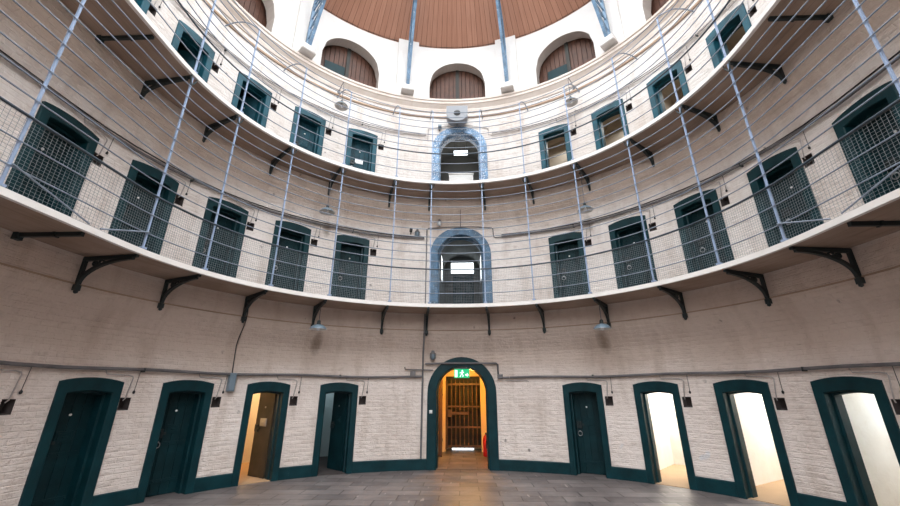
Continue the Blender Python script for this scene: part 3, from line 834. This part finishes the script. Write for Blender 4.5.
for lev, zf, zr, zh, top in ((1, Z1, ZR1, 4.27-Z1, Z2-.10-Z1), (2, Z2, ZR2, 7.41-Z2, 8.73-Z2)):
    root = empty('gallery_railing', (0, 0, zf))
    tag(root, 'caged %s gallery railing of blue-grey posts and many thin rails%s' % (('lower', ', wire mesh below') if lev == 1 else ('upper', ', hooked stays above')), 'railing')
    for a in PTH:
        mb = MB(); mb.obox(D(a), RW-.012, RW+.012, .023, .0, top)
        mb.obox(D(a), RW-.03, RW+.03, .07, .012, .035)
        mb.obox(D(a), RW-.016, RW+.016, .03, zh-.03, zh+.04)
        for z in zr: mb.obox(D(a), RW-.02, RW+.014, .028, z-.012, z+.012)
        post = mb.build('post', M['post'], root)
        if lev == 2:
            mb = MB(); p = P(D(a), RW, top); q = P(D(a), R, top+.62)
            path = [(p[0], p[1], p[2]-.02)] + [(p[0]+(q[0]-p[0])*t, p[1]+(q[1]-p[1])*t, p[2]+(q[2]-p[2])*(1-(1-t)**2.2)) for t in (.04,.1,.2,.35,.5,.7,.85,1)]
            mb.tube(path, .014, 6); mb.build('stay', M['rail'], post)
        else:
            mb = MB(); p = P(D(a), RW-.045, top-.0)     # forked clip where the post meets the gallery above
            for s_ in (-1, 1):
                t_, n_ = TN(D(a)); mb.tube([P(D(a), RW-.01, top-.16), (P(D(a), RW-.03)[0]+t_[0]*s_*.05, P(D(a), RW-.03)[1]+t_[1]*s_*.05, top-.06), (P(D(a), RW-.03)[0]+t_[0]*s_*.06, P(D(a), RW-.03)[1]+t_[1]*s_*.06, top+.0)], .012, 6)
            mb.build('clip', M['iron'], post)
    for z in zr:
        mb = MB(); mb.tube(rail_path(z, -TR, TR, RW-.014), .0095, 6); mb.build('rail', M['rail'], root)
    mb = MB(); mb.tube(rail_path(zh, -TR, TR, RW-.014), .016, 8); mb.build('handrail', M['hand'], root)
    if lev == 1:
        mb = MB(); z0, z1 = .015, zh-.01; th = -D(118); dth = .037/RG; w = .0011
        r_ = RW-.004
        while th < D(118):
            mb.obox(th, r_-w, r_+w, 2*w, z0, z1); th += dth
        z = z0
        while z <= z1:
            n = 118
            for k in range(n):
                a = -D(118) + D(236)*k/n; b = -D(118) + D(236)*(k+1)/n
                vs = [P(q, rr, zz) for q in (a, b) for rr, zz in ((r_-w, z-w), (r_+w, z-w), (r_+w, z+w), (r_-w, z+w))]
                mb.idx(vs, [(i, i+4, (i+1) % 4+4, (i+1) % 4) for i in range(4)])
            z += .037
        o = mb.build('wire_mesh', M['wire'], root)
        for sg in (-1, 1):                       # low bracing in the bay where the curve turns straight
            for a, b in ((84, 92.5), (103.5, 94)):
                mb = MB(); mb.tube([P(D(sg*a), RW-.03, .26), P(D(sg*b), RW-.03, .02)], .010, 6); mb.build('brace', M['rail'], root)

# ------------------------------------------------------------------ roof ribs
def rib(a, label):
    c = D(a); root = empty('roof_rib', P(c, R-.2, TOPW+.06), rotz(c)); tag(root, label, 'roof rib', 'blue lattice roof ribs')
    # local: x tangent, y outward; profile in y,z
    dz = TOPW+.06; yo = .2
    def rf(y): return TOPD - .03 + (SKZ-TOPD)*((-(y-yo)+.12)/(R+.12-SKR)) - dz - .16    # underside of the roof at local y
    outer = [(.06, .22), (.02, 1.0), (-.02, 1.7), (-.10, 2.02)] + [(y, rf(y)) for y in (-.30, -.65, -1.0, -1.4)]
    inner = [(-.14, .22), (-.48, 1.0), (-.86, 1.7), (-1.08, 2.05)] + [(y, rf(y)-.80) for y in (-1.22, -1.34, -1.45, -1.6)]
    for nm, pth in (('outer_chord', outer), ('inner_chord', inner)):
        mb = MB(); mb.ribbon(pth, .065, .065, -.04, .04); mb.build(nm, M['rib'], root)
    def interp(pth, t):
        k = min(int(t*(len(pth)-1)), len(pth)-2); f = t*(len(pth)-1)-k
        return (pth[k][0]+(pth[k+1][0]-pth[k][0])*f, pth[k][1]+(pth[k+1][1]-pth[k][1])*f)
    mb = MB(); n = 15
    for k in range(1, n):
        p, q = interp(outer, k/n), interp(inner, k/n); mb.ribbon([p, q], .026, .026, -.015, .015)
        q2 = interp(inner, min(1, (k+1)/n)); mb.ribbon([p, q2], .014, .014, -.012, .012)
    mb.build('lattice', M['rib'], root)
    mb = MB(); mb.box(-.15, .15, -.17, .14, .06, .24, bev=.03); mb.box(-.19, .19, -.20, .14, -.0, .07, bev=.02); mb.build('pedestal', M['drum'], root)
rib(-16.5, 'blue lattice roof rib just left of the centre round-headed opening')
rib(16.5, 'blue lattice roof rib just right of the centre round-headed opening')
rib(-49, 'blue lattice roof rib showing its rungs at the upper left')
rib(49, 'blue lattice roof rib showing its rungs at the upper right')

# boarded shutters in the round-headed openings
LN = {0: 'centre', -34.6: 'left of centre', 34.6: 'right of centre', -67.5: 'at the far upper left', 67.5: 'at the far upper right'}
for a in LUN[:5]:
    c = D(a); root = empty('board_shutter', P(c, R+.37, TOPW-.1), rotz(c)); tag(root, 'brown boarded shutter inside the round-headed opening %s' % LN[a], 'shutter', 'boarded shutters in the drum')
    mb = MB(); n = 14
    for k in range(n):
        x = -.95 + 1.9*k/n; mb.box(x+.006, x+1.9/n-.006, 0, .03, 0, 1.78)
    mb.build('boards', M['shut'], root)
    mb = MB(); mb.box(-.05, .05, -.05, 0, 0, 1.75); mb.build('batten', M['darkwood'], root)
    if a in (-34.6, 34.6):
        mb = MB(); sx = -1 if a < 0 else -1
        mb.box(-.66, -.06, -.02, 0, .40, .95, bev=.005); mb.build('patch_panel', M['greenleaf'], root)

# ------------------------------------------------------------------ pendant lamps
def pendant(th, r, ztop, zbot, label):
    global LAMP
    root = empty('pendant_lamp', P(D(th), r, zbot), rotz(D(th))); tag(root, label, 'lamp', 'enamel pendant lamps')
    mb = MB(); mb.tube([(0,0,.12),(0,0,ztop-zbot)], .009, 6); mb.lathe([(.0,ztop-zbot-.03),(.04,ztop-zbot-.03),(.04,ztop-zbot),(0,ztop-zbot)], 12); mb.build('rod', M['pipe'], root)
    cached('shade', shade_mb, 'lamp_shade', [M['enamel'], M['enamel_in']], root)
    cached('cap', cap_mb, 'cap', M['iron'], root)
    cached('bulb', bulb_mb, 'bulb', M['bulb'], root)
def shade_mb():
    mb = MB(); mb.lathe([(.03,.115),(.05,.10),(.10,.085),(.145,.05),(.172,.012),(.175,.0)], 28)
    mb.lathe([(.175,.0),(.168,.004),(.14,.044),(.095,.076),(.03,.09)], 28, 1); return mb
def cap_mb():
    mb = MB(); mb.lathe([(0,.19),(.022,.19),(.035,.17),(.038,.13),(.05,.10)], 16); return mb
def bulb_mb():
    mb = MB(); mb.lathe([(0,-.03),(.02,-.025),(.034,-.005),(.036,.02),(.024,.05),(.018,.08)], 16); return mb
pendant(-37.9, 4.72, Z1-.075, 2.82, 'enamel pendant lamp under the lower gallery, left of the ground floor passage')
pendant(37.9, 4.72, Z1-.075, 2.80, 'enamel pendant lamp under the lower gallery, right of the ground floor passage')
pendant(-38.9, 4.80, Z2-.075, 5.50, 'enamel pendant lamp hanging below the upper gallery, left of centre')
pendant(36.9, 4.90, Z2-.075, 5.54, 'enamel pendant lamp hanging below the upper gallery, right of centre')
for th, lb in ((-37.3, 'left'), (36.2, 'right')):
    c = D(th); root = empty('wall_lamp', P(c, R-.03, 9.55), rotz(c)); tag(root, 'enamel lamp on a short arm below the top cornice, %s of centre' % lb, 'lamp', 'enamel pendant lamps')
    mb = MB(); mb.tube([(0,.03,0),(0,-.2,.06),(0,-.42,.02),(0,-.46,-.12),(0,-.46,-.70)], .010, 6); mb.box(-.03,.03,-.01,.03,-.05,.05); mb.build('arm', M['pipe'], root)
    for nm, key, mm in (('lamp_shade','shade',0),('cap','cap',0),('bulb','bulb',0)):
        o = link(nm, MESH[key], root, (0, -.46, -.84))
# loudspeaker over the upper arch
root = empty('wall_loudspeaker', P(D(ATH-.6), R-.44, 9.0), rotz(D(ATH))); tag(root, 'grey round-bottomed loudspeaker with dark centre hanging above the upper arch', 'loudspeaker')
mb = MB(); prof = [(-.31, .50), (-.31, .22)] + [(-.31*cos(q*pi/14), .22-.25*sin(q*pi/14)) for q in range(1, 14)] + [(.31, .22), (.31, .50)]
mb.prism(prof, -.06, .22); mb.build('housing', M['grey'], root)
mb = MB(); mb.lathe_y([(.0,-.10),(.03,-.10),(.06,-.075),(.10,-.062)], 18, c=(0,0,.24)); mb.build('cone', M['dark'], root)
mb = MB(); mb.box(-.10,.10,.20,.42,.30,.40); mb.build('bracket_plate', M['grey'], root)
mb = MB(); mb.tube([(0,.06,-.03),(0,.06,-.12)], .012, 6); mb.lathe([(0,-.16),(.02,-.14),(.02,-.11),(0,-.10)], 10, c=(0,.06,0)); mb.build('plug', M['dark'], root)

# ------------------------------------------------------------------ conduits on the walls
def conduit(name, label, th0, th1, z, r0, m, branch, lev, double=None):
    root = empty(name, (0, 0, 0)); tag(root, label, 'pipe')
    mb = MB(); mb.tube([P(th0+(th1-th0)*k/40, R-.03-r0, z+.012*sin(k*1.3)) for k in range(41)], r0, 8); mb.build('main_pipe', M[m], root)
    if double:
        mb = MB(); mb.tube([P(th0+(th1-th0)*k/40, R-.02-r0*.6, z+double+.008*sin(k*.9+1)) for k in range(41)], r0*.55, 6); mb.build('upper_cable', M['cable'], root)
    for q in range(6):                       # saddle clips
        th = th0 + (th1-th0)*(q+.5)/6; mb = MB(); mb.obox(th, R-.034-2*r0, R+.01, .022, z-r0-.006, z+r0+.006); mb.build('clip', M['iron'], root)
    for a in branch:
        c = D(a); nz = NICHE[lev]+.19
        mb = MB(); mb.tube([P(c-.075, R-.03, z-.02), P(c-.070, R-.028, z-.075), P(c-.012, R-.028, z-.082), P(c+.001, R-.028, z-.10), P(c+.003, R-.028, z-.13), P(c-.004, R-.026, nz-.02), P(c-.006, R-.0, nz-.05)], .0085, 6)
        mb.build('branch_pipe', M['pale_pipe'], root)
        mb = MB(); mb.tube([P(c+.018, R-.03, z-.02), P(c+.016, R-.014, nz+.085)], .004, 5); mb.lathe([(0,-.025),(.016,-.015),(.018,.01),(.006,.03)], 10, c=P(c+.016, R-.016, nz+.07)); mb.build('hanging_knob', M['dark'], root)
def nth(sg, n): return [sg*a+5.55 for a in DTH[:n]]
conduit('wall_conduit', 'grey pipe along the ground floor wall above the doors, left of the arch', -TE+.02, D(-9.4), 1.935, .026, 'pipe', nth(-1, 5), 0)
conduit('wall_conduit', 'grey pipe along the ground floor wall above the doors, right of the arch', D(12.3), TE-.02, 1.925, .026, 'pipe', nth(1, 4), 0)
conduit('wall_conduit', 'pipe with black cable along the lower gallery wall, left of the arch', -TE+.02, D(-9.6), 5.44, .024, 'pipe', nth(-1, 5), 1, .06)
conduit('wall_conduit', 'pipe with black cable along the lower gallery wall, right of the arch', D(12.0), TE-.02, 5.46, .024, 'pipe', nth(1, 4), 1, .06)
conduit('wall_conduit', 'thin cable run along the upper gallery wall, left of the arch', -TE+.02, D(-9.8), 8.74, .018, 'pale_pipe', nth(-1, 5), 2, .05)
conduit('wall_conduit', 'thin cable run along the upper gallery wall, right of the arch', D(10.6), TE-.02, 8.72, .018, 'pale_pipe', nth(1, 4), 2, .05)
def pipe_thing(name, label, path, r, m, cat='pipe', n=8):
    mb = MB(); mb.tube(path, r, n); return tag(mb.build(name, M[m]), label, cat)
W = lambda a, z, o=.035: P(D(a), rw(z)-o, z)
pipe_thing('vertical_conduit', 'grey upright pipe from the lower gallery to the floor, left of the ground arch', [W(-9.15, .23, .05), W(-9.15, 1.5, .05), W(-9.15, 2.0, .05), W(-9.15, 2.5, .05), W(-9.15, 2.95, .05), W(-9.15, Z1-.08, .05)], .022, 'pipe')
pipe_thing('arch_conduit', 'grey pipe crossing over the ground floor arch and dropping at its right', [W(-8.6, 2.235, .06), W(-4, 2.25, .075), W(4, 2.25, .075), W(9.2, 2.245, .06), W(9.5, 2.22, .05), W(9.55, 1.97, .05), W(10.0, 1.925, .05), W(12.2, 1.925, .05)], .022, 'pipe')
pipe_thing('short_conduit', 'short thin pipe stub with a knob left of the ground floor arch', [W(-13.6, 2.16, .03), W(-13.5, 2.11, .04), W(-12.6, 2.10, .05), W(-6.6, 2.095, .06)], .014, 'pipe')
pipe_thing('cable_stub', 'short cable ending in a black knob right of the ground floor arch', [W(11.2, 1.86, .03), W(13, 1.855, .03), W(16.2, 1.86, .03), W(16.8, 1.83, .03)], .010, 'pale_pipe')
pipe_thing('arch_conduit', 'thin conduit framing the top of the lower gallery arch', [W(-8.9, 3.48, .03), W(-8.9, 5.0, .03), W(-8.9, 5.72, .03), W(-8.5, 5.76, .03), W(-3, 5.80, .05), W(4, 5.80, .05), W(9.3, 5.75, .03), W(9.7, 5.71, .03), W(9.75, 5.50, .03), W(10.2, 5.46, .03), W(12.0, 5.46, .04)], .013, 'pipe')
pipe_thing('arch_conduit', 'thin conduit framing the top of the upper gallery arch', [W(-9.2, 8.6, .03), W(-9.2, 8.98, .03), W(-8.6, 9.02, .03), W(-2, 9.13, .04), W(3, 9.13, .04), W(9.0, 9.0, .03), W(9.5, 8.96, .03), W(9.55, 8.74, .03), W(10.6, 8.72, .03)], .012, 'pale_pipe')
pipe_thing('hanging_cable', 'thin dark cable dropping from a lower gallery bracket to the grey box', [W(-52.9, 3.36, .02)] + [W(-52.7+.5*k/10, 3.2-1.25*k/10, .025) for k in range(11)], .009, 'cable')
pipe_thing('hanging_cable', 'thin dark cable rising from the lower gallery arch to the deck above', [W(.6, 5.82, .02), W(.6, 6.2, .02), W(.6, 6.53, .02)], .008, 'cable')
def jbox(th, z, w, h, d, m, label, name='junction_box', cat='box'):
    root = empty(name, P(D(th), R-.005, z), rotz(D(th))); tag(root, label, cat)
    mb = MB(); mb.box(-w/2, w/2, -d, 0, -h/2, h/2, bev=.01); mb.build('box_body', M[m], root)
    mb = MB(); mb.box(-w/2+.012, w/2-.012, -d-.008, -d, -h/2+.012, h/2-.012, bev=.004); mb.build('cover', M[m], root)
jbox(-52.1, 1.78, .12, .33, .10, 'enamel', 'grey blue switch box below the ground floor pipe, between two left cell doors')
jbox(-11.6, 2.0, .12, .14, .10, 'pipe', 'small grey junction box on the pipe end left of the ground arch')
jbox(9.95, 1.945, .12, .10, .09, 'pipe', 'small grey junction box on the pipe right of the ground arch')
jbox(-7.0, 1.18, .07, .07, .06, 'white', 'small white switch plate on the left jamb of the ground arch', 'switch_plate', 'switch')
def bulkhead(th, z, m, label, s=1.0):
    c = D(th); root = empty('bulkhead_lamp', P(c, R-.0, z), rotz(c)); tag(root, label, 'lamp')
    mb = MB(); mb.lathe([(0,.11*s),(.03*s,.105*s),(.035*s,.07*s),(.06*s,.05*s),(.062*s,.03*s)], 16, c=(0,-.08,0)); mb.tube([(0,.0,.06*s),(0,-.08,.09*s)], .014*s, 6); mb.build('cap', M['pipe'], root)
    mb = MB(); mb.lathe([(.052*s,.035*s),(.055*s,-.03*s),(.04*s,-.07*s),(0,-.085*s)], 16, c=(0,-.08,0)); mb.build('globe', M[m], root)
    for k in range(3):
        q = k*pi/3; mb = MB(); mb.tube([(.06*s*cos(q), -.08+.06*s*sin(q), .035*s), (.06*s*cos(q), -.08+.06*s*sin(q), -.05*s), (0,-.08,-.095*s), (-.06*s*cos(q), -.08-.06*s*sin(q), -.05*s), (-.06*s*cos(q), -.08-.06*s*sin(q), .035*s)], .004, 5); mb.build('cage_wire', M['pipe'], root)
bulkhead(-6.7, 2.42, 'enamel', 'small grey caged lamp at the upper left of the ground floor arch', 1.15)
bulkhead(-11.6, 5.56, 'enamel', 'small grey caged lamp on the lower gallery wall left of its arch', 1.15)
bulkhead(-5.4, 5.90, 'bulb', 'small round white lamp on top of the lower gallery arch', 1.0)
c = D(-13.4); root = empty('wall_camera', P(c, R, 5.62), rotz(c)); tag(root, 'tiny dark camera on the lower gallery wall, left of the caged lamp', 'camera')
mb = MB(); mb.tube([(0,0,-.05),(0,-.07,-.03),(0,-.09,.01)], .010, 6); mb.build('arm', M['iron'], root)
mb = MB(); mb.box(-.035,.035,-.17,-.04,.0,.07, bev=.01); mb.build('camera_body', M['dark'], root)
root = empty('wall_camera', P(D(-5.6), R, 8.98), rotz(D(-5.6))); tag(root, 'tiny grey camera at the upper left of the upper gallery arch', 'camera')
mb = MB(); mb.tube([(0,0,-.02),(0,-.07,0),(0,-.09,.03)], .010, 6); mb.build('arm', M['iron'], root)
mb = MB(); mb.box(-.05,.05,-.17,-.04,.02,.10, bev=.012); mb.build('camera_body', M['enamel'], root)

# ------------------------------------------------------------------ daylight
w = bpy.data.worlds.new('overcast_sky'); SC.world = w; w.use_nodes = True
bg = w.node_tree.nodes['Background']; bg.inputs['Color'].default_value = (.93, .97, 1.0, 1); bg.inputs["Strength"].default_value = 7.0
ld = bpy.data.lights.new('skylight_portal', 'AREA'); ld.shape = 'RECTANGLE'; ld.size = 2*SKR*S; ld.size_y = (BACK+SKR)*S; ld.cycles.is_portal = True
lo = bpy.data.objects.new('skylight_portal', ld); COL.objects.link(lo); lo.location = (0, (SKR-BACK)/2*S, (SKZ-.02)*S)
ld = bpy.data.lights.new('window_fill_portal', 'AREA'); ld.shape = 'RECTANGLE'; ld.size = 2*WX*S; ld.size_y = (WZ1-WZ0)*S; ld.cycles.is_portal = True  # portal for the added end window
lo = bpy.data.objects.new('window_fill_portal', ld); COL.objects.link(lo); lo.location = (0, (-BACK+.07)*S, (WZ0+WZ1)/2*S); lo.rotation_euler = (rad(90), 0, 0)

# ------------------------------------------------------------------ camera
cd = bpy.data.cameras.new('camera'); cam = bpy.data.objects.new('camera', cd); COL.objects.link(cam)
cam.location = (.0836*S, -4.396*S, 1.6*S); cam.rotation_euler = (rad(90+20.01), 0, rad(1.88))
cd.sensor_width = 36; cd.lens = 382.53/900*36; cd.clip_start = .05; cd.clip_end = 200
SC.camera = cam
SC.view_settings.view_transform = 'Standard'; SC.view_settings.look = 'None'; SC.view_settings.gamma = 1; SC.view_settings.use_curve_mapping = False
SC.view_settings.exposure = 0.15
SC.cycles.use_denoising = True
SC.cycles.max_bounces = 12; SC.cycles.diffuse_bounces = 8
